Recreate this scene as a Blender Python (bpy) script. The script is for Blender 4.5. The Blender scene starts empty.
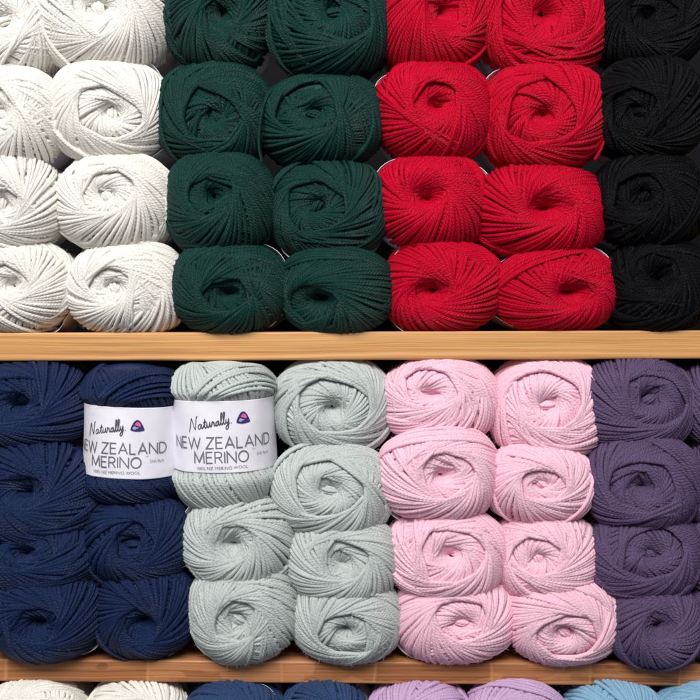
import bpy, math, random
import numpy as np

# ------------------------------------------------------------------ scene
S = bpy.context.scene
COL = S.collection
PX = 0.0007                 # metres per photo pixel on the plane y = 0
D = 0.66                    # camera distance from that plane
CAMZ = 1.40
W = 3.3 * PX                # yarn thickness


def at(px, py, y=0.0):
    k = PX * (D + y) / D
    return ((px - 350) * k, y, CAMZ + (350 - py) * k)


def link(name, me, mat, parent=None, loc=None):
    o = bpy.data.objects.new(name, me)
    COL.objects.link(o)
    if mat is not None:
        me.materials.append(mat)
    if parent is not None:
        o.parent = parent
    if loc is not None:
        o.location = loc
    return o


def mesh_np(name, V, Q, uv=None, smooth=True):
    me = bpy.data.meshes.new(name)
    V = np.asarray(V, np.float32)
    Q = np.asarray(Q, np.int32)
    me.vertices.add(len(V))
    me.vertices.foreach_set('co', V.ravel())
    n = len(Q)
    me.loops.add(n * 4)
    me.loops.foreach_set('vertex_index', Q.ravel())
    me.polygons.add(n)
    me.polygons.foreach_set('loop_start', np.arange(0, n * 4, 4, dtype=np.int32))
    me.polygons.foreach_set('use_smooth', np.full(n, smooth))
    if uv is not None:
        l = me.uv_layers.new(name='UVMap')
        l.data.foreach_set('uv', np.asarray(uv, np.float32).ravel())
    me.update(calc_edges=True)
    return me


# ------------------------------------------------------------------ nodes
class NT:
    def __init__(s, name):
        s.m = bpy.data.materials.new(name)
        s.m.use_nodes = True
        s.t = s.m.node_tree
        s.b = s.t.nodes['Principled BSDF']

    def n(s, typ, **kw):
        nd = s.t.nodes.new(typ)
        for k, v in kw.items():
            if k.startswith('i_'):
                nd.inputs[k[2:].replace('_', ' ')].default_value = v
            else:
                setattr(nd, k, v)
        return nd

    def l(s, a, b):
        s.t.links.new(a, b)

    def math(s, op, a, b=None, c=None):
        nd = s.t.nodes.new('ShaderNodeMath')
        nd.operation = op
        for i, x in enumerate((a, b, c)):
            if x is None:
                continue
            if isinstance(x, (int, float)):
                nd.inputs[i].default_value = x
            else:
                s.l(x, nd.inputs[i])
        return nd.outputs[0]

    def ramp(s, fac, stops):
        r = s.t.nodes.new('ShaderNodeValToRGB')
        e = r.color_ramp.elements
        while len(e) < len(stops):
            e.new(0.5)
        for el, (p, c) in zip(e, stops):
            el.position = p
            el.color = (*c, 1)
        s.l(fac, r.inputs[0])
        return r.outputs[0]


def srgb(r, g, b):
    f = lambda c: c / 12.92 if c <= 0.04045 else ((c + 0.055) / 1.055) ** 2.4
    return tuple(f(x / 255) for x in (r, g, b))


def yarn_mat(name, rgb, sheen=0.25, rough=0.75, var=0.12, spec=0.15, bump=0.5, sss=0.25):
    m = NT(name)
    uv = m.n('ShaderNodeUVMap').outputs[0]
    sp = m.n('ShaderNodeSeparateXYZ')
    m.l(uv, sp.inputs[0])
    u, v = sp.outputs[0], sp.outputs[1]
    # four plies twisted round each other
    cw = m.n('ShaderNodeCombineXYZ')
    m.l(m.math('MULTIPLY', u, 0.35), cw.inputs[0])
    wn = m.n('ShaderNodeTexNoise', i_Scale=1.0, i_Detail=1.0)
    m.l(cw.outputs[0], wn.inputs['Vector'])
    ph = m.math('FRACT', m.math('ADD', m.math('ADD', m.math('MULTIPLY', v, 3.0), u), m.math('MULTIPLY', wn.outputs[0], 1.6)))
    t = m.math('SUBTRACT', m.math('MULTIPLY', ph, 2.0), 1.0)
    ply = m.math('SQRT', m.math('SUBTRACT', 1.0, m.math('MULTIPLY', m.math('MULTIPLY', t, t), 0.97)))
    # fine fibres running along the plies
    cx = m.n('ShaderNodeCombineXYZ')
    m.l(m.math('ADD', m.math('MULTIPLY', v, 26.0), m.math('MULTIPLY', u, 6.5)), cx.inputs[0])
    m.l(m.math('MULTIPLY', u, 0.9), cx.inputs[1])
    nz = m.n('ShaderNodeTexNoise', i_Scale=1.6, i_Detail=2.0)
    m.l(cx.outputs[0], nz.inputs['Vector'])
    hgt = m.math('ADD', ply, m.math('MULTIPLY', nz.outputs[0], 0.7))
    bp = m.n('ShaderNodeBump', i_Strength=bump, i_Distance=0.0010)
    m.l(hgt, bp.inputs['Height'])
    m.l(bp.outputs[0], m.b.inputs['Normal'])
    # dye unevenness, along the strand and through the ball
    tc = m.n('ShaderNodeTexCoord')
    n2 = m.n('ShaderNodeTexNoise', i_Scale=90.0, i_Detail=2.0)
    m.l(tc.outputs['Object'], n2.inputs['Vector'])
    n3 = m.n('ShaderNodeTexNoise', i_Scale=3.0, i_Detail=2.0)
    m.l(cx.outputs[0], n3.inputs['Vector'])
    f = m.math('ADD', m.math('MULTIPLY', n2.outputs[0], 0.6), m.math('MULTIPLY', n3.outputs[0], 0.6))
    lo = tuple(c * (1 - var * 1.3) for c in rgb)
    hi = tuple(min(1, c * (1 + var)) for c in rgb)
    c = m.ramp(f, [(0.35, lo), (0.85, hi)])
    m.l(c, m.b.inputs['Base Color'])
    m.b.inputs['Roughness'].default_value = rough
    m.b.inputs['Specular IOR Level'].default_value = spec
    m.b.inputs['Sheen Weight'].default_value = sheen
    m.b.inputs['Sheen Roughness'].default_value = 0.5
    m.b.inputs['Sheen Tint'].default_value = (*[min(1, 0.35 + x) for x in rgb], 1)
    m.b.inputs['Subsurface Weight'].default_value = sss
    m.b.inputs['Subsurface Scale'].default_value = 0.0012
    m.b.inputs['Subsurface Radius'].default_value = (1.0, 0.9, 0.85)
    return m.m


# ------------------------------------------------------------------ yarn winding
def rotmat_to(pole):
    """rotation taking (0,0,1) to pole"""
    p = np.array(pole, float)
    p /= np.linalg.norm(p)
    z = np.array([0, 0, 1.0])
    v = np.cross(z, p)
    c = p[2]
    K = np.array([[0, -v[2], v[1]], [v[2], 0, -v[0]], [-v[1], v[0], 0]])
    return np.eye(3) + K + K @ K / (1 + c)


def chord(tz, ph, hand, tt):
    """great circle that passes the pole at distance tz, seen at azimuth ph"""
    e1 = np.array([math.sin(tz) * math.cos(ph), math.sin(tz) * math.sin(ph), math.cos(tz)])
    e2 = np.array([-math.sin(ph), math.cos(ph), 0.0]) * hand
    return np.cos(tt)[:, None] * e1 + np.sin(tt)[:, None] * e2, np.cross(e1, e2)


def wind(rng, wa, zones, swaths, dimple=0.3, dsig=0.34, crease=0.0):
    """strands as directions on the unit sphere round the pole (0,0,1) and heights in
    units of the ball's radius. A zone is one full wrap: every strand runs in over its
    neighbours, touches the ring theta = t0 and dives under the ones laid next.
    zones, outermost first: (t0 degrees, hand, depth in strands, spacing, part)"""
    runs = []
    lim = math.pi * 0.62
    edge = 0.0
    zf = sum(1 for z in zones if len(z) > 5)      # index of the outermost full wrap
    for zi, zone in enumerate(zones):
        t0deg, hand, depth, spacing, part = zone[:5]
        cover = zone[5] if len(zone) > 5 else 1.0
        over = cover < 1       # a last part-wrap lying over the full ones
        t0 = math.radians(t0deg)
        ref = min(t0 + math.radians(26), 1.25)
        perp = math.sqrt(math.sin(ref) ** 2 - math.sin(t0) ** 2)
        n = max(7, int(2 * math.pi * perp / (spacing * wa)))
        phi0 = rng.uniform(0, 6.28)
        k1, k2, q1, q2 = rng.integers(2, 4), rng.integers(3, 7), rng.uniform(0, 6.28), rng.uniform(0, 6.28)
        npt = 64
        spiral = rng.uniform(0.22, 0.45) * rng.choice([-1, 1]) * (1 if zi <= zf else 0.7)
        psi = rng.uniform(0, 6.28)
        squash = rng.uniform(0.72, 0.95)
        shift = rng.normal(0, 0.035, 2)
        cp, sp = math.cos(psi), math.sin(psi)
        tt = np.linspace(-math.pi * 0.53, math.pi * 0.53, npt)
        for i in range(int(n * cover)):
            ph = phi0 + (i + rng.normal(0, 0.16)) * 2 * math.pi / n
            slow = math.sin(k1 * ph + q1) * 0.6 + math.sin(k2 * ph + q2) * 0.4
            tz = max(0.025, t0 * (1 + (0.09 if zi <= zf else 0.2) * slow) * (1 + spiral * (i / n - 0.5)) + rng.normal(0, 0.022))
            d, nrm = chord(tz, ph, hand, tt)
            wob = 0.010 * np.sin(tt * rng.uniform(1.5, 3.0) + rng.uniform(0, 6.28)) * rng.uniform(0, 1)
            d = d + wob[:, None] * nrm
            if zi > zf:      # the soft middle is pressed out of round
                u, v = d[:, 0] * cp + d[:, 1] * sp, -d[:, 0] * sp + d[:, 1] * cp
                u = u * squash
                d = np.stack([u * cp - v * sp + shift[0], u * sp + v * cp + shift[1], d[:, 2]], -1)
            d /= np.linalg.norm(d, axis=1)[:, None]
            theta = np.arccos(np.clip(d[:, 2], -1, 1))
            tau = 0.22 + 0.25 * t0
            s = 0.5 * (1 - np.tanh((tt + 0.05) / tau))
            h = (-depth + (s - 1) * (1.7 if over else 0.62) + rng.normal(0, 0.07) + 0.10 * np.sin(tt * 3 + rng.uniform(0, 6.28)) + 0.12 * slow + 0.45 * (i / n - 0.5)) * wa
            h = h - dimple * np.exp(-(theta / dsig) ** 2)
            if zi > zf:
                h = h - crease * wa * np.exp(-((theta - edge) / 0.16) ** 2)
            runs.append((part, d, h, theta < lim))
        if over:
            continue
        lim = t0 * 1.12 + 3.0 * wa
        if zi == zf:
            edge = t0 + 0.3 * wa
    for (tdeg, ph, count, part) in swaths:
        if tdeg < 5:        # a few loops pulled across the open middle
            half = rng.uniform(0.24, 0.34)
            tt = np.linspace(-half, half, 22)
            for j in range(count):
                o = (j - (count - 1) / 2) * wa * 1.02
                d, nrm = chord(0.02, ph + rng.normal(0, 0.06), 1, tt)
                bow = 0.25 * o * (1 - (tt / half) ** 2) - 0.25 * o + 0.02 * np.sin(tt * 6 + ph)
                d = d + (o + bow + 0.012 * np.sin(tt * 9 + j))[:, None] * nrm
                d /= np.linalg.norm(d, axis=1)[:, None]
                h = -dimple * 0.8 + (-2.3 + 2.1 * (1 - (tt / half) ** 2) - 0.5 * abs(j - (count - 1) / 2) + rng.normal(0, 0.1)) * wa
                runs.append((part, d, h, np.ones(len(tt), bool)))
            continue
        tt = np.linspace(-1.5, 1.5, 60)
        hand = 1
        skew = rng.normal(0, 0.10)
        for j in range(count):
            tz = math.radians(tdeg) + j * wa * 0.93 * (1 if rng.random() < 0.93 else 0.6)
            d, nrm = chord(tz, ph + j * skew * 0.12 + rng.normal(0, 0.012), hand, tt)
            wob = 0.014 * np.sin(tt * 1.7 + rng.uniform(0, 6.28)) * rng.uniform(0.2, 1)
            d = d + wob[:, None] * nrm
            d /= np.linalg.norm(d, axis=1)[:, None]
            theta = np.arccos(np.clip(d[:, 2], -1, 1))
            h = (0.62 - 0.9 * np.clip((np.abs(tt) - 0.75) / 0.75, 0, 1) ** 2 + rng.normal(0, 0.07)) * wa
            h = h - dimple * np.exp(-(theta / dsig) ** 2)
            runs.append((part, d, h, np.ones(len(tt), bool)))
    return runs


def shape(d, h, a, b, c, nx=2.6, m=2.7, waist=0.935, wc=0.42):
    """body direction (x right, y up, z to the front) and height -> point"""
    x, y, z = d[..., 0], d[..., 1], d[..., 2]
    r = np.hypot(x, y) + 1e-9
    f = ((np.abs(x) / r) ** nx + (np.abs(y) / r) ** nx) ** (-1 / nx)
    f = 1 + (f - 1) * np.clip(r * 1.2 - 0.2, 0, 1)
    g = (r ** m + np.abs(z) ** m) ** (-1 / m)
    zz = g * z
    sq = 1 - (1 - waist) / (1 + np.exp((np.abs(zz) - wc) / 0.04))
    return np.stack([(a + h) * x * g * f * sq, (b + h) * y * g * f * sq, (c + h) * zz], -1)


NS = 6
RING = np.arange(NS) * 2 * math.pi / NS


def tube(P, rad, u0, upitch, V, Q, UV, base):
    n = len(P)
    T = np.gradient(P, axis=0)
    T /= np.linalg.norm(T, axis=1)[:, None] + 1e-12
    # frame against the outward direction
    O = P / (np.linalg.norm(P, axis=1)[:, None] + 1e-12)
    B = np.cross(T, O)
    B /= np.linalg.norm(B, axis=1)[:, None] + 1e-12
    N = np.cross(B, T)
    ring = (np.cos(RING)[None, :, None] * N[:, None] + np.sin(RING)[None, :, None] * B[:, None])
    V.append((P[:, None] + ring * np.asarray(rad)[:, None, None]).reshape(-1, 3))
    i = np.arange(n - 1)[:, None]
    j = np.arange(NS)[None]
    j2 = (j + 1) % NS
    q = np.stack([i * NS + j, i * NS + j2, (i + 1) * NS + j2, (i + 1) * NS + j], -1).reshape(-1, 4) + base
    Q.append(q)
    s = np.concatenate([[0], np.cumsum(np.linalg.norm(np.diff(P, axis=0), axis=1))])
    u = u0 + s / upitch
    ua = np.broadcast_to(u[:-1, None], (n - 1, NS))
    ub = np.broadcast_to(u[1:, None], (n - 1, NS))
    va = np.broadcast_to(j / NS, (n - 1, NS))
    vb = np.broadcast_to((j + 1) / NS, (n - 1, NS))
    UV.append(np.stack([np.stack([ua, va], -1), np.stack([ua, vb], -1), np.stack([ub, vb], -1), np.stack([ub, va], -1)], 2).reshape(-1, 2))
    return base + n * NS


def smooth_noise(P, rng, amp, freq):
    out = np.zeros_like(P)
    for _ in range(4):
        k = rng.normal(0, 1, 3) * freq
        out += np.sin(P @ k + rng.uniform(0, 6.28))[:, None] * rng.normal(0, 1, 3)
    return out * amp * 0.5


def grid_core(zones, wa, R, dimple, dsig):
    """closed heart of the ball, just under the strands of each wrap"""
    nu, nv = 36, 40
    th = np.linspace(0.0, 1, nv) ** 1.4 * math.pi
    ph = np.arange(nu) * 2 * math.pi / nu
    T, F = np.meshgrid(th, ph, indexing='ij')
    d = np.stack([np.sin(T) * np.cos(F), np.sin(T) * np.sin(F), np.cos(T)], -1)
    dep = np.zeros_like(T)
    cur = zones[0][2]
    dep[:] = cur
    for (t0, _, depth, _, _), nxt in zip(zones[:-1], zones[1:]):
        k = 1 / (1 + np.exp((T - math.radians(t0) * 1.05 - wa) / 0.04))
        dep += (nxt[2] - depth) * k
    hh = (-dep - 0.95) * wa - dimple * np.exp(-(T / dsig) ** 2)
    hh = hh - 0.5 * np.exp(-(T / (math.radians(zones[-1][0]) * 0.9 + 0.02)) ** 2)
    return d.reshape(-1, 3), hh.ravel() * R, nu, nv


def build_yarn(seed, a, b, c, pole, zones, swaths, pitch=3.0 * PX, front=True, nx=2.6, cut=0.16, dimple=0.3, dsig=0.34, waist=0.935, wc=0.42, crease=0.0):
    """-> {part: mesh data}, in the body frame (x right, y up, z front)"""
    rng = np.random.default_rng(seed)
    R = (a * b) ** 0.5
    wa = W / R
    M = rotmat_to(pole)
    runs = wind(rng, wa, zones, swaths, dimple=dimple, dsig=dsig, crease=crease)
    grow = 0.8 * W
    a0, b0, c0 = a - grow, b - grow, c - grow
    parts = {}
    nk = rng.integers(1 << 30)
    for part, d, h, keep in runs:
        V, Q, UV, base = parts.setdefault(part, [[], [], [], 0])
        db = d @ M.T
        P = shape(db, h * R, a0, b0, c0, nx=nx, waist=waist, wc=wc)
        P = P + smooth_noise(P, np.random.default_rng(nk), 1.2 * PX, 0.55 / R * 2)
        keep = keep & (P[:, 2] > cut * c)
        idx = np.flatnonzero(keep)
        if len(idx) < 4:
            continue
        for seg in np.split(idx, np.flatnonzero(np.diff(idx) > 1) + 1):
            if len(seg) < 4:
                continue
            rad = W * 0.56 * (1 + 0.07 * np.sin(np.arange(len(seg)) * 0.7 + rng.uniform(0, 6)) + rng.normal(0, 0.04))
            rad = np.array(rad)
            parts[part][3] = tube(P[seg], rad, rng.uniform(0, 50), pitch, V, Q, UV, parts[part][3])
    # solid heart of the ball
    d, hh, nu, nv = grid_core([z for z in zones if len(z) == 5], wa, R, dimple, dsig)
    P = shape(d @ M.T, hh, a0, b0, c0, nx=nx, waist=waist, wc=wc)
    i = np.arange(nv - 1)[:, None]
    j = np.arange(nu)[None]
    q = np.stack([i * nu + j, i * nu + (j + 1) % nu, (i + 1) * nu + (j + 1) % nu, (i + 1) * nu + j], -1).reshape(-1, 4)
    first = parts.get('inner_coil') or list(parts.values())[0]
    first[0].append(P)
    first[1].append(q + first[3])
    first[2].append(np.zeros((len(q) * 4, 2)))
    first[3] += len(P)
    allv = np.concatenate([np.concatenate(v[0]) for v in parts.values() if v[0]])
    sc = 1.055 * np.array([a / np.percentile(np.abs(allv[:, 0]), 99.0), b / np.percentile(np.abs(allv[:, 1]), 99.0), 1.0 / 1.055])
    return {k: (np.concatenate(v[0]) * sc, np.concatenate(v[1]), np.concatenate(v[2])) for k, v in parts.items() if v[0]}


def to_world(V):
    """body (x right, y up, z to the viewer) -> blender"""
    return np.stack([V[:, 0], -V[:, 2], V[:, 1]], -1)

# ------------------------------------------------------------------ materials
W = 3.3 * PX
DARK = dict(sheen=0.0, sss=0.0, bump=0.85, rough=0.46)
PALE = dict(sheen=0.08, sss=0.2, bump=0.5, rough=0.62, spec=0.12)
MAT = {
    'white': yarn_mat('white_wool', srgb(231, 227, 220), var=0.04, **PALE),
    'green': yarn_mat('bottle_green_wool', srgb(6, 54, 49), var=0.2, spec=0.27, **DARK),
    'red': yarn_mat('red_wool', srgb(198, 0, 44), var=0.12, spec=0.16, **DARK),
    'black': yarn_mat('black_wool', srgb(8, 8, 13), var=0.2, spec=0.14, **DARK),
    'navy': yarn_mat('navy_wool', srgb(20, 39, 80), var=0.2, spec=0.28, **DARK),
    'sage': yarn_mat('sage_wool', srgb(189, 196, 194), var=0.06, **PALE),
    'pink': yarn_mat('pink_wool', srgb(246, 196, 214), var=0.05, **PALE),
    'purple': yarn_mat('purple_wool', srgb(98, 79, 115), var=0.15, spec=0.27, **DARK),
    'cream': yarn_mat('cream_wool', srgb(240, 236, 228), var=0.05, **PALE),
    'blue': yarn_mat('denim_blue_wool', srgb(50, 76, 118), var=0.15, spec=0.25, **DARK),
    'lilac': yarn_mat('lilac_wool', srgb(200, 168, 206), var=0.08, **PALE),
    'sky': yarn_mat('sky_blue_wool', srgb(136, 178, 206), var=0.08, **PALE),
}


def paper_mat():
    m = NT('band_paper')
    tc = m.n('ShaderNodeTexCoord')
    n = m.n('ShaderNodeTexNoise', i_Scale=60.0, i_Detail=3.0)
    m.l(tc.outputs['Object'], n.inputs['Vector'])
    m.l(m.ramp(n.outputs[0], [(0.3, srgb(226, 224, 234)), (0.7, srgb(238, 236, 244))]), m.b.inputs['Base Color'])
    n2 = m.n('ShaderNodeTexNoise', i_Scale=120.0, i_Detail=4.0)
    m.l(tc.outputs['Object'], n2.inputs['Vector'])
    bp = m.n('ShaderNodeBump', i_Strength=0.25, i_Distance=0.001)
    m.l(n2.outputs[0], bp.inputs['Height'])
    m.l(bp.outputs[0], m.b.inputs['Normal'])
    m.b.inputs['Roughness'].default_value = 0.55
    return m.m


def flat_mat(name, rgb, rough=0.6):
    m = NT(name)
    tc = m.n('ShaderNodeTexCoord')
    n = m.n('ShaderNodeTexNoise', i_Scale=400.0, i_Detail=2.0)
    m.l(tc.outputs['Object'], n.inputs['Vector'])
    m.l(m.ramp(n.outputs[0], [(0.3, tuple(c * 0.92 for c in rgb)), (0.7, rgb)]), m.b.inputs['Base Color'])
    m.b.inputs['Roughness'].default_value = rough
    return m.m


PAPER = paper_mat()
INK_DARK = flat_mat('dark_ink', srgb(62, 62, 70))
INK_GREY = flat_mat('grey_ink', srgb(112, 112, 120))
INK_PURPLE = flat_mat('purple_ink', srgb(52, 38, 112))
INK_PINK = flat_mat('pink_ink', srgb(224, 100, 140))
INK_PALE = flat_mat('pale_lilac_ink', srgb(176, 168, 226))


def wood_mat(name, light, mid, dark, seed, blocks):
    m = NT(name)
    tc = m.n('ShaderNodeTexCoord')
    mp = m.n('ShaderNodeMapping')
    mp.inputs['Location'].default_value = (seed * 1.7, seed * 0.9, seed)
    m.l(tc.outputs['Object'], mp.inputs['Vector'])
    sx = m.n('ShaderNodeSeparateXYZ')
    m.l(mp.outputs[0], sx.inputs[0])
    wz = m.n('ShaderNodeTexNoise', i_Scale=5.0, i_Detail=3.0)
    m.l(mp.outputs[0], wz.inputs['Vector'])
    # long grain, a little wavy
    gx = m.math('MULTIPLY', sx.outputs[0], 1.5)
    gz = m.math('ADD', m.math('MULTIPLY', sx.outputs[2], 480.0), m.math('MULTIPLY', wz.outputs[0], 3.5))
    gy = m.math('MULTIPLY', sx.outputs[1], 90.0)
    g = m.n('ShaderNodeCombineXYZ')
    m.l(gx, g.inputs[0]); m.l(gy, g.inputs[1]); m.l(gz, g.inputs[2])
    n1 = m.n('ShaderNodeTexNoise', i_Scale=1.0, i_Detail=8.0, i_Roughness=0.7)
    m.l(g.outputs[0], n1.inputs['Vector'])
    g2 = m.n('ShaderNodeCombineXYZ')
    m.l(m.math('MULTIPLY', sx.outputs[0], 20.0), g2.inputs[0])
    m.l(m.math('MULTIPLY', gz, 4.0), g2.inputs[2])
    m.l(m.math('MULTIPLY', gy, 4.0), g2.inputs[1])
    n2 = m.n('ShaderNodeTexNoise', i_Scale=1.0, i_Detail=3.0)
    m.l(g2.outputs[0], n2.inputs['Vector'])
    f = m.math('ADD', m.math('MULTIPLY', n1.outputs[0], 0.8), m.math('MULTIPLY', n2.outputs[0], 0.25))
    if blocks:
        # short staves glued end to end, each with its own tone and an old glue line
        br = m.n('ShaderNodeTexVoronoi', voronoi_dimensions='1D', i_Scale=13.0)
        wob = m.math('MULTIPLY', m.math('SUBTRACT', n2.outputs[0], 0.5), 0.004)
        w2 = m.math('MULTIPLY', m.math('SUBTRACT', wz.outputs[0], 0.5), 0.05)
        xx = m.math('ADD', m.math('ADD', sx.outputs[0], wob), w2)
        m.l(xx, br.inputs['W'])
        tone = m.n('ShaderNodeSeparateColor')
        m.l(br.outputs['Color'], tone.inputs[0])
        f = m.math('ADD', f, m.math('MULTIPLY', m.math('SUBTRACT', tone.outputs[0], 0.5), 0.15))
        ed = m.n('ShaderNodeTexVoronoi', voronoi_dimensions='1D', feature='DISTANCE_TO_EDGE', i_Scale=13.0)
        m.l(xx, ed.inputs['W'])
        line = m.math('LESS_THAN', ed.outputs['Distance'], 0.012)
        f = m.math('ADD', f, m.math('MULTIPLY', line, 0.10))
        # worn, stained patches
        st = m.n('ShaderNodeTexNoise', i_Scale=22.0, i_Detail=5.0)
        sv = m.n('ShaderNodeCombineXYZ')
        m.l(m.math('MULTIPLY', sx.outputs[0], 0.8), sv.inputs[0])
        m.l(m.math('MULTIPLY', sx.outputs[1], 2.0), sv.inputs[1])
        m.l(m.math('MULTIPLY', sx.outputs[2], 2.6), sv.inputs[2])
        m.l(sv.outputs[0], st.inputs['Vector'])
        f = m.math('SUBTRACT', f, m.math('MULTIPLY', m.math('MULTIPLY', m.math('MINIMUM', m.math('SUBTRACT', m.math('MAXIMUM', st.outputs[0], 0.54), 0.54), 0.02), 50.0), 0.09))
    c = m.ramp(f, [(0.36, dark), (0.49, mid), (0.64, light)])
    m.l(c, m.b.inputs['Base Color'])
    bp = m.n('ShaderNodeBump', i_Strength=0.25, i_Distance=0.0006)
    m.l(f, bp.inputs['Height'])
    m.l(bp.outputs[0], m.b.inputs['Normal'])
    m.l(m.math('ADD', 0.34, m.math('MULTIPLY', n1.outputs[0], 0.25)), m.b.inputs['Roughness'])
    return m.m


PINE = wood_mat('honey_pine', srgb(216, 164, 106), srgb(192, 138, 82), srgb(142, 88, 44), 3, False)
OAKY = wood_mat('varnished_brown_pine', srgb(188, 130, 86), srgb(154, 98, 58), srgb(104, 62, 34), 11, True)


# ------------------------------------------------------------------ balls
def empty(name, loc, label, cat, group=None):
    o = bpy.data.objects.new(name, None)
    COL.objects.link(o)
    o.empty_display_size = 0.02
    o.location = loc
    o['label'] = label
    o['category'] = cat
    if group:
        o['group'] = group
    return o


def band_mesh(a, b, c, rng, kx, nx, flare, to, half=0.42):
    """paper band round the waist of the ball"""
    nu, zs = 64, np.array([-1, -0.97, -0.8, -0.5, -0.2, 0, 0.2, 0.5, 0.8, 0.92, 0.97, 1.0])
    ph = np.arange(nu) * 2 * math.pi / nu
    k1, k2 = rng.integers(2, 4), rng.integers(3, 6)
    p1, p2 = rng.uniform(0, 6.28, 2)
    rows = []
    for off in (0.0, -0.00025):
        for z in (zs if off == 0 else zs[::-1]):
            f = (np.abs(np.cos(ph)) ** nx + np.abs(np.sin(ph)) ** nx) ** (-1 / nx)
            wv = (np.sin(k1 * ph + p1) + np.sin(k2 * ph + p2)) * 0.5
            fl = flare * PX * np.clip(wv - 0.1, 0, 1) * np.clip((abs(z) - 0.3) / 0.7, 0, 1) ** 1.5
            wr = 0.25 * PX * np.sin(5 * ph + 3 * z + p2) + 0.2 * PX * np.sin(11 * ph - 2 * z + p1)
            x = (a * kx + off + fl + wr) * f * np.cos(ph)
            y = (b * kx + off + fl + wr) * f * np.sin(ph)
            rows.append(np.stack([x, y, np.full(nu, z * half * c) + 0.5 * PX * np.sin(2 * ph + p1)], -1))
    V = np.concatenate(rows)
    nr = len(rows)
    i = np.arange(nr)[:, None]
    j = np.arange(nu)[None]
    i2 = (i + 1) % nr
    j2 = (j + 1) % nu
    Q = np.stack([i * nu + j, i * nu + j2, i2 * nu + j2, i2 * nu + j], -1).reshape(-1, 4)
    return mesh_np('paper_band', to(V), Q)


def halo(V, rng, n, scale=1.0):
    """short stray fibres standing off the strands -> vertices, quads"""
    ids = rng.integers(0, len(V), n)
    P = V[ids]
    N = P / (np.linalg.norm(P, axis=1)[:, None] + 1e-9)
    R = rng.normal(0, 1, (n, 3))
    d1 = N * 0.55 + R * 0.55
    d1 /= np.linalg.norm(d1, axis=1)[:, None]
    d2 = d1 + rng.normal(0, 0.6, (n, 3)) + N * 0.1
    d2 /= np.linalg.norm(d2, axis=1)[:, None]
    L = (rng.uniform(1.5, 5.5, n) * PX * scale)[:, None]
    side = np.cross(d1, rng.normal(0, 1, (n, 3)))
    side /= np.linalg.norm(side, axis=1)[:, None] + 1e-9
    hw = 0.10 * PX
    A, B, C = P, P + d1 * L * 0.5, P + d1 * L * 0.5 + d2 * L * 0.5
    vv = np.stack([A - side * hw, A + side * hw, B + side * hw, B - side * hw, C + side * hw * 0.4, C - side * hw * 0.4], 1).reshape(-1, 3)
    k = np.arange(n)[:, None] * 6
    q = np.concatenate([k + np.array([[0, 1, 2, 3]]), k + np.array([[3, 2, 4, 5]])], 1).reshape(-1, 4)
    return vv, q


def strand_zones(rng, style, op):
    h = int(rng.choice([-1, 1]))
    h2 = h if rng.random() < 0.6 else -h
    j = lambda v, s: v * (1 + rng.uniform(-s, s))
    core = lambda lo, hi: (0, rng.uniform(0, 6.28), int(rng.integers(lo, hi)), 'centre_coil')
    side = lambda lo, hi, n0, n1: (rng.uniform(lo, hi), rng.uniform(0, 6.28), int(rng.integers(n0, n1)), 'yarn_winding')
    if style == 'tight':      # strands run in to a small dark hole
        z = [(j(50, .1), h2, -0.7, 0.84, 'yarn_winding', rng.uniform(0.25, 0.45)), (j(21 * op, .12), h, 0, 0.80, 'yarn_winding'), (j(13 * op, .1), h, 1.0, 0.86, 'centre_coil'), (j(6, .1), h, 2.4, 0.86, 'centre_coil')]
        return z, [side(40, 56, 4, 8)] if rng.random() < 0.5 else [], 0.42, 0.27, 0.0
    if style == 'ring':       # broad outer ring round a domed centre coil
        z = [(j(50, .1), h, -0.7, 0.84, 'yarn_winding', rng.uniform(0.4, 0.75)), (j(28.5 * op, .06), h, 0, 0.80, 'yarn_winding'), (j(15, .15), h2, 0.9, 0.84, 'centre_coil'), (j(8, .2), h, 2.2, 0.9, 'centre_coil')]
        sw = [side(46, 58, 3, 7)] if rng.random() < 0.4 else []
        if rng.random() < 0.65:
            sw.append(core(3, 6))
        return z, sw, 0.30, 0.24, 1.0
    z = [(j(28 * op, .1), h, 0, 0.80, 'yarn_winding'), (j(17 * op, .12), h2, 1.1, 0.84, 'centre_coil'), (j(8, .15), h2, 2.3, 0.9, 'centre_coil')]
    sw = [side(34, 46, 5, 10)]
    if rng.random() < 0.6:
        z.insert(0, (j(52, .1), h, -0.7, 0.84, 'yarn_winding', rng.uniform(0.25, 0.5)))
    if rng.random() < 0.5:
        sw.append(core(3, 5))
    return z, sw, 0.33, 0.28, 0.7


COUNT = [0]


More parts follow.
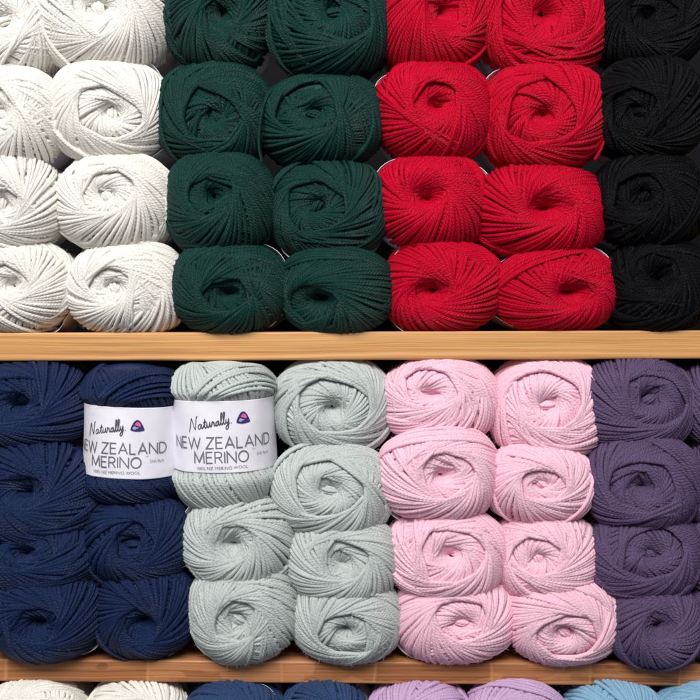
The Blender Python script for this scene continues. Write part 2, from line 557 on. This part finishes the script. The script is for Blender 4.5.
def ball(color, x0, x1, y0, y1, hx, hy, style, op, label, group, front=-0.003, floor=None, roof=None, fuzz=500, tail=None, nx=2.4, band=None, length=1.32):
    COUNT[0] += 1
    seed = 100 + COUNT[0]
    rng = np.random.default_rng(seed)
    f = front + rng.uniform(-0.003, 0.003)
    a0 = (x1 - x0) / 2
    R = ((x1 - x0) * (y1 - y0)) ** 0.5 / 2 * PX
    c = R * length
    ymid = f + 0.55 * c                      # depth of the widest visible outline
    X, _, Z = at((x0 + x1) / 2, (y0 + y1) / 2, ymid)
    k = (D + ymid) / D
    a = (x1 - x0) / 2 * PX * k
    b = (y1 - y0) / 2 * PX * k
    if floor is not None:
        Z = max(Z, floor(X) + 1.05 * b - 0.0012)
    if roof is not None:
        Z = min(Z, roof - 1.045 * b)
    xh, _, zh = at(hx, hy, f + 0.15 * c)
    tx = max(-0.55, min(0.55, (xh - X) / a))
    tz = max(-0.55, min(0.55, (zh - Z) / b))
    pole = (tx, tz, math.sqrt(1 - min(0.7, tx * tx + tz * tz)))
    zones, sw, dimple, dsig, crease = strand_zones(rng, style, op)
    pr = build_yarn(seed, a, b, c, pole, zones, sw, nx=nx, dimple=dimple, dsig=dsig, crease=crease)
    base = b
    t = empty('yarn_ball', (X, f + c, Z - base), label, 'yarn ball', group)
    up = np.array([0, 0, base])
    to = lambda V: to_world(V) + up
    for part, (V, Q, UV) in pr.items():
        if fuzz and part == 'yarn_winding':
            hv, hq = halo(V, rng, fuzz)
            Q = np.concatenate([Q, hq + len(V)])
            UV = np.concatenate([UV, np.zeros((len(hq) * 4, 2))])
            V = np.concatenate([V, hv])
        link(part, mesh_np(part, to(V), Q, UV), MAT[color], t)
    kx, fl = BANDS.get((x0, y0)) or (0.975, rng.uniform(0.0, 4.0) if rng.random() < 0.6 else rng.uniform(6.0, 9.0))
    link('paper_band', band_mesh(a, b, c, rng, kx, nx, fl, to), PAPER, t)
    if tail:
        P = np.array([at(px, py, f + dy) for px, py, dy in tail]) - np.array([X, f + c, Z - base])
        loose(P, MAT[color], t)
    return t


def spline(P, n):
    P = np.asarray(P, float)
    P = np.concatenate([2 * P[:1] - P[1:2], P, 2 * P[-1:] - P[-2:-1]])
    out = []
    for i in range(1, len(P) - 2):
        s = np.linspace(0, 1, n, endpoint=False)[:, None]
        p0, p1, p2, p3 = P[i - 1], P[i], P[i + 1], P[i + 2]
        out.append(0.5 * (2 * p1 + (p2 - p0) * s + (2 * p0 - 5 * p1 + 4 * p2 - p3) * s ** 2 + (3 * p1 - p0 - 3 * p2 + p3) * s ** 3))
    out.append(P[-2:-1])
    return np.concatenate(out)


def loose(P, mat, parent):
    V, Q, UV = [], [], []
    P = spline(P, 10)
    tube(P, np.full(len(P), W * 0.5), 0.0, 2.3 * PX, V, Q, UV, 0)
    V, Q, UV = np.concatenate(V), np.concatenate(Q), np.concatenate(UV)
    n = len(P)
    caps = np.array([[3, 2, 1, 0], [5, 4, 3, 0], [(n - 1) * NS + i for i in (0, 1, 2, 3)], [(n - 1) * NS + i for i in (0, 3, 4, 5)]])
    link('loose_strand', mesh_np('loose_strand', V, np.concatenate([Q, caps]), np.concatenate([UV, np.zeros((16, 2))])), mat, parent)


# ---- the upright balls that show their printed band
GLYPH = {   # strokes in a unit-high box: (width, [polyline, ...])
    'N': (0.74, [[(0, 0), (0, 1), (0.74, 0), (0.74, 1)]]),
    'E': (0.54, [[(0.54, 1), (0, 1), (0, 0), (0.54, 0)], [(0, 0.52), (0.48, 0.52)]]),
    'W': (1.14, [[(0, 1), (0.28, 0), (0.57, 0.95), (0.86, 0), (1.14, 1)]]),
    'Z': (0.64, [[(0.02, 1), (0.64, 1), (0, 0), (0.64, 0)]]),
    'A': (0.76, [[(0, 0), (0.38, 1), (0.76, 0)], [(0.13, 0.33), (0.63, 0.33)]]),
    'L': (0.50, [[(0, 1), (0, 0), (0.50, 0)]]),
    'D': (0.72, [[(0, 0), (0, 1), (0.30, 1), (0.52, 0.92), (0.67, 0.73), (0.72, 0.5), (0.67, 0.27), (0.52, 0.08), (0.30, 0), (0, 0)]]),
    'M': (0.88, [[(0, 0), (0.04, 1), (0.44, 0.12), (0.84, 1), (0.88, 0)]]),
    'R': (0.60, [[(0, 0), (0, 1), (0.34, 1), (0.52, 0.9), (0.57, 0.74), (0.52, 0.57), (0.34, 0.48), (0, 0.48)], [(0.30, 0.48), (0.60, 0)]]),
    'I': (0.0, [[(0, 0), (0, 1)]]),
    'O': (0.86, [[(0.43 + 0.43 * math.cos(i * math.pi / 10), 0.5 + 0.5 * math.sin(i * math.pi / 10)) for i in range(21)]]),
}


def ribbon(pts, w, V, F):
    """flat stroke of width w with mitred corners and round-ish ends"""
    P = np.asarray(pts, float)
    closed = np.allclose(P[0], P[-1])
    d = np.diff(P, axis=0)
    d /= np.linalg.norm(d, axis=1)[:, None]
    n = np.stack([-d[:, 1], d[:, 0]], -1)
    m = np.empty_like(P)
    m[0], m[-1] = n[0], n[-1]
    if closed:
        m[0] = m[-1] = n[0] + n[-1]
    m[1:-1] = n[:-1] + n[1:]
    m /= np.linalg.norm(m, axis=1)[:, None] + 1e-9
    ref = np.concatenate([n, n[-1:]])
    cs = np.clip((m * ref).sum(1), 0.35, 1)
    m = m / cs[:, None]
    k = len(V)
    for p, q in zip(P, m):
        V.append(tuple(p + q * w / 2))
        V.append(tuple(p - q * w / 2))
    for i in range(len(P) - 1):
        F.append((k + 2 * i, k + 2 * i + 1, k + 2 * i + 3, k + 2 * i + 2))


def subdiv(pts, step):
    out = [pts[0]]
    for p, q in zip(pts[:-1], pts[1:]):
        n = max(1, int(math.hypot(q[0] - p[0], q[1] - p[1]) / step))
        for i in range(1, n + 1):
            out.append((p[0] + (q[0] - p[0]) * i / n, p[1] + (q[1] - p[1]) * i / n))
    return out


def capitals(text, cx, cy, height, width, w, V, F):
    gap = 0.21
    adv, x = [], 0.0
    for ch in text:
        if ch == ' ':
            x += 0.30
            continue
        adv.append((ch, x))
        x += GLYPH[ch][0] + gap
    x -= gap
    sx = width / x
    for ch, ox in adv:
        for st in GLYPH[ch][1]:
            pts = [(cx - width / 2 + (ox + p[0]) * sx, cy - height / 2 + p[1] * height) for p in st]
            ribbon(subdiv(pts, 3.0), w, V, F)


def font_text(text, cx, cy, width, height, V, F):
    cu = bpy.data.curves.new('lettering_source', 'FONT')
    cu.body = text
    cu.align_x = 'CENTER'
    cu.offset = -0.006
    cu.resolution_u = 3
    ob = bpy.data.objects.new('lettering_source', cu)
    COL.objects.link(ob)
    bpy.context.view_layer.update()
    me = bpy.data.meshes.new_from_object(ob.evaluated_get(bpy.context.evaluated_depsgraph_get()))
    co = np.array([v.co[:] for v in me.vertices])[:, :2]
    lo, hi = co.min(0), co.max(0)
    co = (co - (lo + hi) / 2) / (hi - lo) * (width, height) + (cx, cy)
    k = len(V)
    V.extend(map(tuple, co))
    F.extend(tuple(i + k for i in p.vertices) for p in me.polygons)
    bpy.data.objects.remove(ob)
    bpy.data.meshes.remove(me)
    bpy.data.curves.remove(cu)


SCRIPT = [   # the handwritten word, stroke by stroke, in band pixels
    [(0, -1.0), (1.4, 4.5), (3.2, 11.5), (3.9, 12.6), (4.6, 9.0), (6.6, 2.2), (7.4, 0.8), (8.2, 5.0), (9.6, 12.0), (10.6, 14.2)],
    [(14.6, 4.6), (13.2, 5.4), (11.6, 4.2), (11.0, 2.0), (11.9, 0.5), (13.4, 1.4), (14.7, 4.8), (14.6, 2.0), (15.3, 0.7), (16.8, 2.2), (18.0, 5.6), (19.0, 9.4), (18.4, 5.0), (18.2, 1.8), (19.0, 0.7), (20.2, 2.0), (21.0, 5.2), (20.9, 2.2), (21.8, 0.9), (23.2, 2.4), (24.0, 5.4), (24.0, 1.9), (24.9, 1.0), (26.0, 3.0), (26.6, 5.9), (27.3, 5.0), (28.3, 5.0), (28.2, 2.4), (28.8, 1.2), (30.2, 2.0)],
    [(33.2, 4.8), (31.8, 5.2), (30.4, 3.8), (30.2, 1.8), (31.2, 0.8), (32.4, 2.0), (33.3, 5.0), (33.2, 2.0), (34.0, 0.8), (35.2, 3.0), (37.0, 9.0), (37.4, 12.4), (36.4, 12.6), (35.7, 8.4), (35.6, 3.0), (36.4, 0.8), (37.8, 3.0), (39.6, 9.2), (40.0, 12.6), (39.0, 12.8), (38.3, 8.4), (38.2, 3.0), (39.0, 0.8), (40.2, 2.2), (40.9, 5.0), (40.8, 2.6), (41.6, 1.4), (42.8, 2.6), (43.6, 5.2), (43.4, 1.0), (42.4, -3.6), (40.8, -4.6), (40.2, -3.0), (41.8, -0.6), (44.2, 1.4)],
    [(16.8, 6.6), (20.6, 7.2)],
    [(45.6, 0.5), (46.3, 0.6)],
]


def upright_ball(color, x0, x1, y0, y1, label, group, roll, lean, dx, sc, band_mid, front):
    COUNT[0] += 1
    seed = 100 + COUNT[0]
    rng = np.random.default_rng(seed)
    ymid = front + (x1 - x0) / 2 * PX
    X, _, Z = at((x0 + x1) / 2, (y0 + y1) / 2, ymid)
    k = (D + ymid) / D
    a = (x1 - x0) / 2 * PX * k
    c = (y1 - y0) / 2 * PX * k
    nx = 2.15
    t = empty('yarn_ball', (X, ymid, Z - c), label, 'yarn ball', group)
    t.rotation_euler = (math.radians(lean), math.radians(roll), 0)
    up = np.array([0, 0, c])
    h = 1
    acc = None
    for sgn in (1, -1):
        lay = [(33, -h, 0, 0.8, 'yarn_winding'), (14, h, 0.8, 0.85, 'yarn_winding'), (5, h, 1.4, 0.85, 'yarn_winding')]
        sw = [(30, 5.5, 8, 'yarn_winding')] if sgn > 0 else []
        edge = 34.2 * PX * k / c + sgn * band_mid * PX / c
        pr = build_yarn(seed + 40 * (sgn < 0), a, a, c, (0.05, 0, 1), lay, sw, nx=nx, cut=edge - 0.10, waist=0.90, wc=edge + 0.035)
        V, Q, UV = pr['yarn_winding']
        hv, hq = halo(V, rng, 700)
        Q = np.concatenate([Q, hq + len(V)])
        UV = np.concatenate([UV, np.zeros((len(hq) * 4, 2))])
        V = np.concatenate([V, hv])
        V = np.stack([V[:, 0], sgn * V[:, 1], sgn * V[:, 2]], -1) + up
        if acc is None:
            acc = [V, Q, UV]
        else:
            acc = [np.concatenate([acc[0], V]), np.concatenate([acc[1], Q + len(acc[0])]), np.concatenate([acc[2], UV])]
    kx = 1.012
    # the paper presses the strands in under it
    V = acc[0]
    zr = np.abs(V[:, 2] - (c + band_mid * PX))
    r = np.hypot(V[:, 0], V[:, 1]) + 1e-9
    sup = ((np.abs(V[:, 0]) / r) ** nx + (np.abs(V[:, 1]) / r) ** nx) ** (-1 / nx)
    press = np.clip((34.2 * PX * k + 8 * PX - zr) / (9 * PX), 0, 1)
    lim = a * kx * sup * 0.965
    new = np.where(r > lim, r + (lim + (r - lim) * 0.08 - r) * press, r)
    V[:, 0] *= new / r
    V[:, 1] *= new / r
    link('yarn_winding', mesh_np('yarn_winding', *acc), MAT[color], t)
    mid = np.array([0, 0, c + band_mid * PX])
    half = 34.2 * PX * k / c
    bd = link('paper_band', band_mesh(a, a, c, np.random.default_rng(7), kx, nx, 0.8, lambda V: V + mid, half=half), PAPER, t)
    # arc length -> angle round the band
    ph = np.linspace(-2.4, 2.4, 400)
    f = (np.abs(np.cos(ph)) ** nx + np.abs(np.sin(ph)) ** nx) ** (-1 / nx)
    cx, cy = f * np.sin(ph) * a * kx, -f * np.cos(ph) * a * kx
    s = np.concatenate([[0], np.cumsum(np.hypot(np.diff(cx), np.diff(cy)))])
    s -= np.interp(0, ph, s)
    q = PX * k * sc

    def wrap(V, lift):
        V = np.asarray(V) * (1, 1)
        p = np.interp(V[:, 0] * q + dx * q, s, ph)
        ff = (np.abs(np.cos(p)) ** nx + np.abs(np.sin(p)) ** nx) ** (-1 / nx) * (a * kx + lift)
        return np.stack([ff * np.sin(p), -ff * np.cos(p), V[:, 1] * q + mid[2]], -1)

    def put(name, V, F, mat, lift, parent=bd):
        me = bpy.data.meshes.new(name)
        me.from_pydata([tuple(v) for v in wrap(V, lift)], [], F)
        return link(name, me, mat, parent)

    lift = 0.00045
    V, F = [], []
    ca, sa = math.cos(math.radians(10)), math.sin(math.radians(10))
    for st in SCRIPT:
        P = spline(st, 5)
        P = P * (0.93, 0.95)
        P = np.stack([P[:, 0] * ca - P[:, 1] * sa * 0.3 - 37.0, P[:, 0] * sa + P[:, 1] * ca + 6.0], -1)
        ribbon(P, 0.85, V, F)
    put('brand_lettering', V, F, INK_DARK, lift)
    V, F = [], []
    capitals('NEW ZEALAND', -5.0, -5.0, 10.6, 106, 1.2, V, F)
    capitals('MERINO', -5.8, -19.2, 10.6, 53, 1.2, V, F)
    put('title_lettering', V, F, INK_GREY, lift)
    V, F = [], []
    font_text('100% NZ MERINO WOOL', -5.0, -29.6, 50, 3.0, V, F)
    font_text('DK/8ply', 38.0, -18.6, 15.5, 3.4, V, F)
    font_text('TM', 26.5, -13.2, 2.8, 1.5, V, F)
    put('small_lettering', V, F, INK_GREY, lift)
    # badge: a rounded three-cornered shield with a pink curl and pale fern marks
    out = spline([(-6.9, -4.6), (-5.6, -0.6), (-3.0, 3.9), (0, 5.6), (3.0, 3.9), (5.6, -0.6), (6.9, -4.6), (3.6, -5.6), (0, -5.9), (-3.6, -5.6), (-6.9, -4.6)], 5)
    o = np.array([16.8, 18.6])

    def fan(P, ctr):
        P = np.asarray(P) + o
        n = len(P)
        return [tuple(p) for p in P] + [tuple(np.array(ctr) + o)], [(i, (i + 1) % n, n) for i in range(n)]
    v, fc = fan(out[:-1], (0, -1))
    badge = put('badge', v, fc, INK_PURPLE, lift)
    parts = [([(-2.6, 0.2), (-1.2, 2.9), (0.6, 3.6), (2.6, 2.2), (3.6, -0.4), (2.6, -1.4), (1.0, -0.6), (-0.6, -0.2), (-1.6, 0.3)], (1.0, 1.2), INK_PINK),
             ([(-4.6, -3.6), (-3.9, -1.4), (-2.6, -0.8), (-1.0, -1.9), (1.2, -2.1), (0.2, -3.1), (-1.2, -3.2), (-2.2, -4.3)], (-2.6, -2.6), INK_PALE)]
    me = badge.data
    allv, allf, mi = [tuple(x) for x in wrap(v, lift)], list(fc), [0] * len(fc)
    for n, (pts, ctr, mt) in enumerate(parts):
        v2, f2 = fan(pts, ctr)
        kk = len(allv)
        allv += [tuple(x) for x in wrap(v2, lift + 0.00015)]
        allf += [tuple(i + kk for i in ff) for ff in f2]
        mi += [n + 1] * len(f2)
        me.materials.append(mt)
    me.clear_geometry()
    me.from_pydata(allv, [], allf)
    me.polygons.foreach_set('material_index', mi)
    return t


# ------------------------------------------------------------------ the shelf contents
G1 = 'white yarn balls on the upper shelf'
G2 = 'dark green yarn balls on the upper shelf'
G3 = 'red yarn balls on the upper shelf'
G4 = 'black yarn balls on the upper shelf'
G5 = 'navy yarn balls on the lower shelf'
G6 = 'sage yarn balls on the lower shelf'
G7 = 'pink yarn balls on the lower shelf'
G8 = 'purple yarn balls on the lower shelf'
UF, LF, BF = -0.012, -0.021, -0.024

UPPER = [
    # colour, x0, x1, y0, y1, hole x, hole y, style, opening, label, group
    ('white', -50, 62, -22, 78, 2, 18, 'loose', 1.0, 'white yarn ball cut by the photo left and top edges', G1),
    ('white', -44, 62, 70, 166, -2, 112, 'ring', 0.9, 'white yarn ball at the left edge, second in its stack from the top', G1),
    ('white', -42, 60, 156, 249, -2, 205, 'loose', 0.9, 'white yarn ball at the left edge, third in its stack from the top', G1),
    ('white', -38, 72, 243, 333, 8, 285, 'ring', 0.8, 'white yarn ball at the left edge, resting on the upper shelf board', G1),
    ('white', 38, 169, -42, 70, 98, 4, 'loose', 0.9, 'large white yarn ball beside green wool, cut by the photo top edge', G1),
    ('white', 52, 168, 62, 160, 112, 112, 'ring', 1.1, 'white yarn ball with a wide ring round its coil, second from top beside green', G1),
    ('white', 57, 172, 155, 248, 106, 193, 'ring', 0.95, 'white yarn ball beside green wool, third from the top of its stack', G1),
    ('white', 70, 184, 243, 332, 112, 286, 'ring', 0.85, 'white yarn ball on the upper shelf board next to dark green', G1),
    ('green', 167, 273, -44, 68, 224, 12, 'tight', 1.0, 'dark green yarn ball beside white wool, cut by the photo top edge', G2),
    ('green', 159, 268, 66, 164, 214, 116, 'ring', 1.0, 'dark green yarn ball beside white wool, second from top, ringed coil', G2),
    ('green', 168, 272, 155, 255, 209, 196, 'ring', 0.9, 'dark green yarn ball beside white wool, third from the top', G2),
    ('green', 173, 287, 246, 334, 228, 294, 'ring', 0.8, 'dark green yarn ball on the shelf board next to white wool', G2),
    ('green', 272, 391, -34, 76, 336, 8, 'ring', 1.2, 'dark green yarn ball beside red wool, cut by the photo top edge', G2),
    ('green', 263, 379, 76, 166, 313, 110, 'ring', 1.1, 'dark green yarn ball with twisted centre coil, second from top beside red', G2),
    ('green', 272, 385, 162, 262, 315, 206, 'loose', 1.0, 'dark green yarn ball with a deep dark hole, third down beside red', G2),
    ('green', 283, 391, 251, 333, 316, 302, 'tight', 1.2, 'smallest dark green yarn ball, on the shelf board next to red', G2),
    ('red', 378, 488, -38, 71, 447, 9, 'tight', 1.2, 'red yarn ball beside green wool, cut by the photo top edge', G3),
    ('red', 375, 490, 64, 161, 438, 103, 'ring', 0.85, 'red yarn ball with a coiled centre, second from top beside green', G3),
    ('red', 377, 487, 156, 248, 424, 193, 'tight', 1.0, 'red yarn ball with a small black hole, third from top beside green', G3),
    ('red', 384, 498, 246, 333, 431, 293, 'tight', 0.9, 'red yarn ball on the shelf board next to dark green wool', G3),
    ('red', 484, 604, -34, 76, 545, 12, 'loose', 1.3, 'red yarn ball beside black wool, cut by the photo top edge', G3),
    ('red', 486, 605, 64, 168, 543, 113, 'ring', 1.15, 'red yarn ball with a loose strand down its side beside black wool', G3),
    ('red', 475, 606, 166, 256, 549, 207, 'tight', 0.9, 'wide red yarn ball with a tiny dark hole, third from top beside black', G3),
    ('red', 493, 615, 250, 331, 572, 294, 'tight', 0.8, 'red yarn ball on the shelf board next to black wool', G3),
    ('black', 589, 700, -30, 68, 648, 14, 'loose', 1.0, 'black yarn ball cut by the photo top edge', G4),
    ('black', 595, 702, 60, 158, 641, 108, 'ring', 1.0, 'black yarn ball directly under the topmost black ball', G4),
    ('black', 598, 704, 155, 247, 645, 195, 'ring', 0.9, 'black yarn ball second up from the shelf board', G4),
    ('black', 607, 712, 242, 330, 660, 274, 'tight', 1.2, 'black yarn ball resting on the upper shelf board', G4),
]
LOWER = [
    ('navy', -34, 87, 361, 449, 14, 403, 'tight', 1.3, 'navy yarn ball at the left edge just under the upper shelf board', G5),
    ('navy', -26, 94, 445, 546, 22, 492, 'tight', 1.1, 'large navy yarn ball at the left edge, second from the top', G5),
    ('navy', -22, 93, 517, 594, 22, 553, 'ring', 0.9, 'flattened navy yarn ball at the left edge, second from the bottom', G5),
    ('navy', -10, 99, 575, 664, 36, 627, 'tight', 1.1, 'navy yarn ball on the lower shelf board at the left edge', G5),
    ('navy', 85, 188, 498, 585, 131, 545, 'ring', 0.9, 'navy yarn ball directly under the paper banded navy ball', G5),
    ('navy', 96, 193, 569, 662, 142, 628, 'tight', 1.0, 'navy yarn ball on the lower shelf board next to sage wool', G5),
    ('sage', 185, 291, 497, 585, 231, 544, 'tight', 1.2, 'sage green yarn ball directly under the paper banded sage ball', G6),
    ('sage', 192, 295, 570, 668, 236, 624, 'ring', 0.85, 'sage green yarn ball on the lower shelf board next to navy wool', G6),
    ('sage', 275, 389, 358, 451, 332, 407, 'ring', 1.2, 'sage green yarn ball just under the upper shelf board beside pink', G6),
    ('sage', 274, 389, 445, 538, 330, 490, 'ring', 1.15, 'sage green yarn ball with coiled centre, second from top beside pink', G6),
    ('sage', 290, 396, 518, 602, 342, 562, 'loose', 1.0, 'sage green yarn ball squeezed second from the bottom beside pink', G6),
    ('sage', 293, 399, 582, 667, 346, 631, 'ring', 1.0, 'sage green yarn ball on the lower shelf board next to pink wool', G6),
    ('pink', 384, 495, 358, 438, 432, 391, 'ring', 0.95, 'flattened pink yarn ball under the upper shelf board beside sage', G7),
    ('pink', 382, 496, 430, 522, 446, 477, 'loose', 0.9, 'pink yarn ball beside sage wool, second from the top', G7),
    ('pink', 390, 504, 510, 600, 451, 553, 'loose', 1.1, 'pink yarn ball beside sage wool, second from the bottom', G7),
    ('pink', 397, 512, 583, 668, 463, 622, 'ring', 1.0, 'pink yarn ball on the lower shelf board next to sage wool', G7),
    ('pink', 492, 603, 358, 459, 547, 404, 'ring', 1.1, 'pink yarn ball under the upper shelf board beside purple wool', G7),
    ('pink', 489, 592, 447, 522, 543, 484, 'ring', 0.9, 'smallest pink yarn ball, second from top beside purple wool', G7),
    ('pink', 498, 599, 513, 599, 540, 559, 'ring', 0.95, 'pink yarn ball beside purple wool, second from the bottom', G7),
    ('pink', 508, 617, 586, 672, 566, 636, 'ring', 1.0, 'pink yarn ball on the lower shelf board next to purple wool', G7),
    ('purple', 580, 689, 357, 448, 654, 398, 'loose', 1.1, 'purple yarn ball under the upper shelf board next to pink', G8),
    ('purple', 588, 698, 438, 530, 643, 488, 'loose', 1.2, 'purple yarn ball with a wide hole, second from the top', G8),
    ('purple', 588, 699, 513, 599, 650, 552, 'ring', 1.1, 'purple yarn ball with a curled centre, second from the bottom', G8),
    ('purple', 610, 699, 586, 667, 660, 627, 'tight', 1.0, 'purple yarn ball on the lower shelf board next to pink wool', G8),
    ('purple', 681, 788, 360, 446, 740, 402, 'loose', 1.0, 'sliver of a purple yarn ball at the right edge under the upper shelf', G8),
    ('purple', 684, 792, 444, 530, 744, 488, 'ring', 1.0, 'sliver of a purple yarn ball at the right edge, second from top', G8),
    ('purple', 688, 796, 513, 599, 747, 556, 'ring', 1.0, 'sliver of a purple yarn ball at the right edge, second from bottom', G8),
    ('purple', 687, 796, 590, 669, 747, 630, 'ring', 1.0, 'sliver of a purple yarn ball at the right edge on the lower shelf board', G8),
]
BOTTOM = [
    ('cream', -22, 84, 676, 775, 25, 728, 'loose', 1.0, 'cream yarn ball below the lower shelf board at the left edge', None),
    ('cream', 82, 184, 676, 775, 132, 728, 'tight', 1.0, 'cream yarn ball below the lower shelf board beside denim blue', None),
    ('blue', 182, 284, 678, 776, 232, 728, 'loose', 1.0, 'denim blue yarn ball below the lower shelf beside cream wool', None),
    ('blue', 281, 372, 678, 776, 328, 728, 'tight', 1.0, 'denim blue yarn ball below the lower shelf beside lilac wool', None),
    ('lilac', 368, 470, 679, 777, 418, 730, 'tight', 1.0, 'lilac yarn ball below the lower shelf beside denim blue', None),
    ('lilac', 466, 568, 679, 777, 516, 730, 'loose', 1.0, 'lilac yarn ball below the lower shelf beside sky blue', None),
    ('sky', 566, 664, 680, 778, 614, 730, 'tight', 1.0, 'sky blue yarn ball below the lower shelf beside lilac wool', None),
    ('sky', 660, 764, 680, 778, 710, 730, 'loose', 1.0, 'sky blue yarn ball below the lower shelf at the right edge', None),
]
BANDS = {(173, 246): (1.05, 7), (283, 251): (1.035, 5), (486, 64): (1.05, 8), (384, 246): (1.05, 7), (493, 250): (1.05, 8), (377, 156): (1.035, 8),
         (192, 570): (1.05, 6), (-10, 575): (1.05, 7), (-26, 445): (1.035, 7), (275, 358): (1.05, 6), (274, 445): (1.05, 6), (185, 497): (1.035, 7),
         (57, 155): (1.035, 6), (-38, 243): (1.05, 8), (52, 62): (1.05, 6), (382, 430): (1.035, 6), (397, 583): (1.035, 7)}
TAILS = {
    (486, 64): [(590, 72, 0.028), (601, 84, 0.024), (606, 104, 0.021), (607, 124, 0.019), (603, 144, 0.018), (595, 160, 0.016)],
    (263, 76): [(272, 88, 0.018), (264, 104, 0.012), (260, 126, 0.010), (259, 146, 0.010), (262, 162, 0.011)],
}
FUZZ = {'white': 3200, 'pink': 4200, 'sage': 3600, 'red': 3000, 'green': 2200, 'navy': 2200, 'purple': 2800, 'black': 1500}

SHELF1, SHELF2 = (331.5, 360, 0.004, -0.2), (661.5, 684, 0.002, 0.4)     # top, bottom (photo rows), front edge, tilt


def board_top(sh):
    z0, ty = at(350, sh[0], sh[2])[2], math.tan(math.radians(sh[3]))
    return lambda x: z0 - x * ty


def board_underside(sh):
    return at(350, sh[1], sh[2])[2] - 0.0015


for row in UPPER:
    ball(*row, front=UF, floor=board_top(SHELF1) if row[4] > 326 else None, fuzz=FUZZ[row[0]], tail=TAILS.get((row[1], row[3])))
for row in LOWER:
    ball(*row, front=LF if row[3] > 370 else -0.011, floor=board_top(SHELF2) if row[4] > 655 else None, roof=board_underside(SHELF1) + 0.0035 if row[3] < 370 else None, fuzz=FUZZ[row[0]])
GB = {'cream': 'cream yarn balls below the lower shelf', 'blue': 'denim blue yarn balls below the lower shelf',
      'lilac': 'lilac yarn balls below the lower shelf', 'sky': 'sky blue yarn balls below the lower shelf'}
for row in BOTTOM:
    ball(*row[:-1], GB[row[0]], front=BF, roof=board_underside(SHELF2) + 0.003, fuzz=300)
upright_ball('navy', 86, 180, 356, 509, 'navy yarn ball standing upright with a white printed paper band', G5, 1.5, 4.0, -2.0, 0.94, -2.5, -0.012)
upright_ball('sage', 178, 278, 353, 514, 'sage green yarn ball standing upright with a white printed paper band', G6, -1.5, 4.0, 8.0, 0.98, 5.0, -0.013)


# ------------------------------------------------------------------ shelves
def board_mesh(name, L, depth, th, rad, seg=5):
    """long board with eased front edges; origin at the front bottom middle"""
    prof = []
    for cx, cz, a0 in ((rad, rad, 270), (rad, th - rad, 180)):
        for i in range(seg + 1):
            a = math.radians(a0 - 90 * i / seg)
            prof.append((cx + rad * math.cos(a), cz + rad * math.sin(a)))
    prof += [(depth, th), (depth, 0.0)]
    n = len(prof)
    rng = np.random.default_rng(4)
    nx = 40
    V, F = [], []
    for i in range(nx + 1):
        x = -L / 2 + L * i / nx
        w = rng.normal(0, 0.00012)
        V += [(x, p[0] + w, p[1]) for p in prof]
    for i in range(nx):
        for j in range(n):
            j2 = (j + 1) % n
            F.append((i * n + j, (i + 1) * n + j, (i + 1) * n + j2, i * n + j2))
    F.append(tuple(range(n)))
    F.append(tuple(nx * n + j for j in reversed(range(n))))
    me = bpy.data.meshes.new(name)
    me.from_pydata(V, [], F)
    return me


def shelf(top, bottom, y, mat, tilt, label):
    _, _, zt = at(350, top, y)
    _, _, zb = at(350, bottom, y)
    o = link('wooden_shelf', board_mesh('wooden_shelf', 1.1, 0.26, zt - zb, 0.0016), mat, None, (0, y, zb))
    o.rotation_euler = (0, math.radians(tilt), 0)
    o['label'] = label
    o['category'] = 'shelf'
    o['group'] = 'wooden shelves'
    return o


shelf(*SHELF1[:3], PINE, SHELF1[3], 'honey coloured pine shelf board under the white, green, red and black wool')
shelf(*SHELF2[:3], OAKY, SHELF2[3], 'darker stained wooden shelf board under the navy, sage, pink and purple wool')

bw = flat_mat('grey_back_wall', srgb(22, 22, 25), 0.9)
bw.node_tree.nodes['Principled BSDF'].inputs['Specular IOR Level'].default_value = 0.1
me = bpy.data.meshes.new('back_wall')
me.from_pydata([(-1.2, 0.27, 0.5), (1.2, 0.27, 0.5), (1.2, 0.27, 2.3), (-1.2, 0.27, 2.3), (-1.2, 0.30, 0.5), (1.2, 0.30, 0.5), (1.2, 0.30, 2.3), (-1.2, 0.30, 2.3)], [],
               [(0, 1, 2, 3), (5, 4, 7, 6), (0, 4, 5, 1), (3, 2, 6, 7), (0, 3, 7, 4), (1, 5, 6, 2)])
o = link('back_wall', me, bw)
o['kind'] = 'structure'

# ------------------------------------------------------------------ light, world, camera
from mathutils import Vector
w = bpy.data.worlds.new('World')
S.world = w
w.use_nodes = True
bg = w.node_tree.nodes['Background']
bg.inputs[0].default_value = (0.86, 0.90, 1.0, 1)
bg.inputs[1].default_value = 0.17


def area(name, loc, target, sx, sy, power, col):
    l = bpy.data.lights.new(name, 'AREA')
    l.shape = 'RECTANGLE'
    l.size, l.size_y = sx, sy
    l.energy = power
    l.color = col
    o = bpy.data.objects.new(name, l)
    COL.objects.link(o)
    o.location = loc
    o.rotation_euler = (Vector(target) - Vector(loc)).to_track_quat('-Z', 'Y').to_euler()


area('ceiling_lamp', (-0.2, -1.15, 2.35), (0, 0.03, 1.4), 1.1, 0.6, 35.5, (1.0, 0.975, 0.945))

cam = bpy.data.cameras.new('camera')
co = bpy.data.objects.new('camera', cam)
COL.objects.link(co)
co.location = (0, -D, CAMZ)
co.rotation_euler = (math.pi / 2, 0, 0)
cam.sensor_width = 36
cam.lens = 36 * D / (700 * PX)
cam.clip_start = 0.01
cam.clip_end = 50
S.camera = co
S.cycles.diffuse_bounces = 6
S.cycles.max_bounces = 8
S.view_settings.view_transform = 'Standard'
S.view_settings.look = 'None'
S.view_settings.exposure = 0.0
S.view_settings.gamma = 1.0
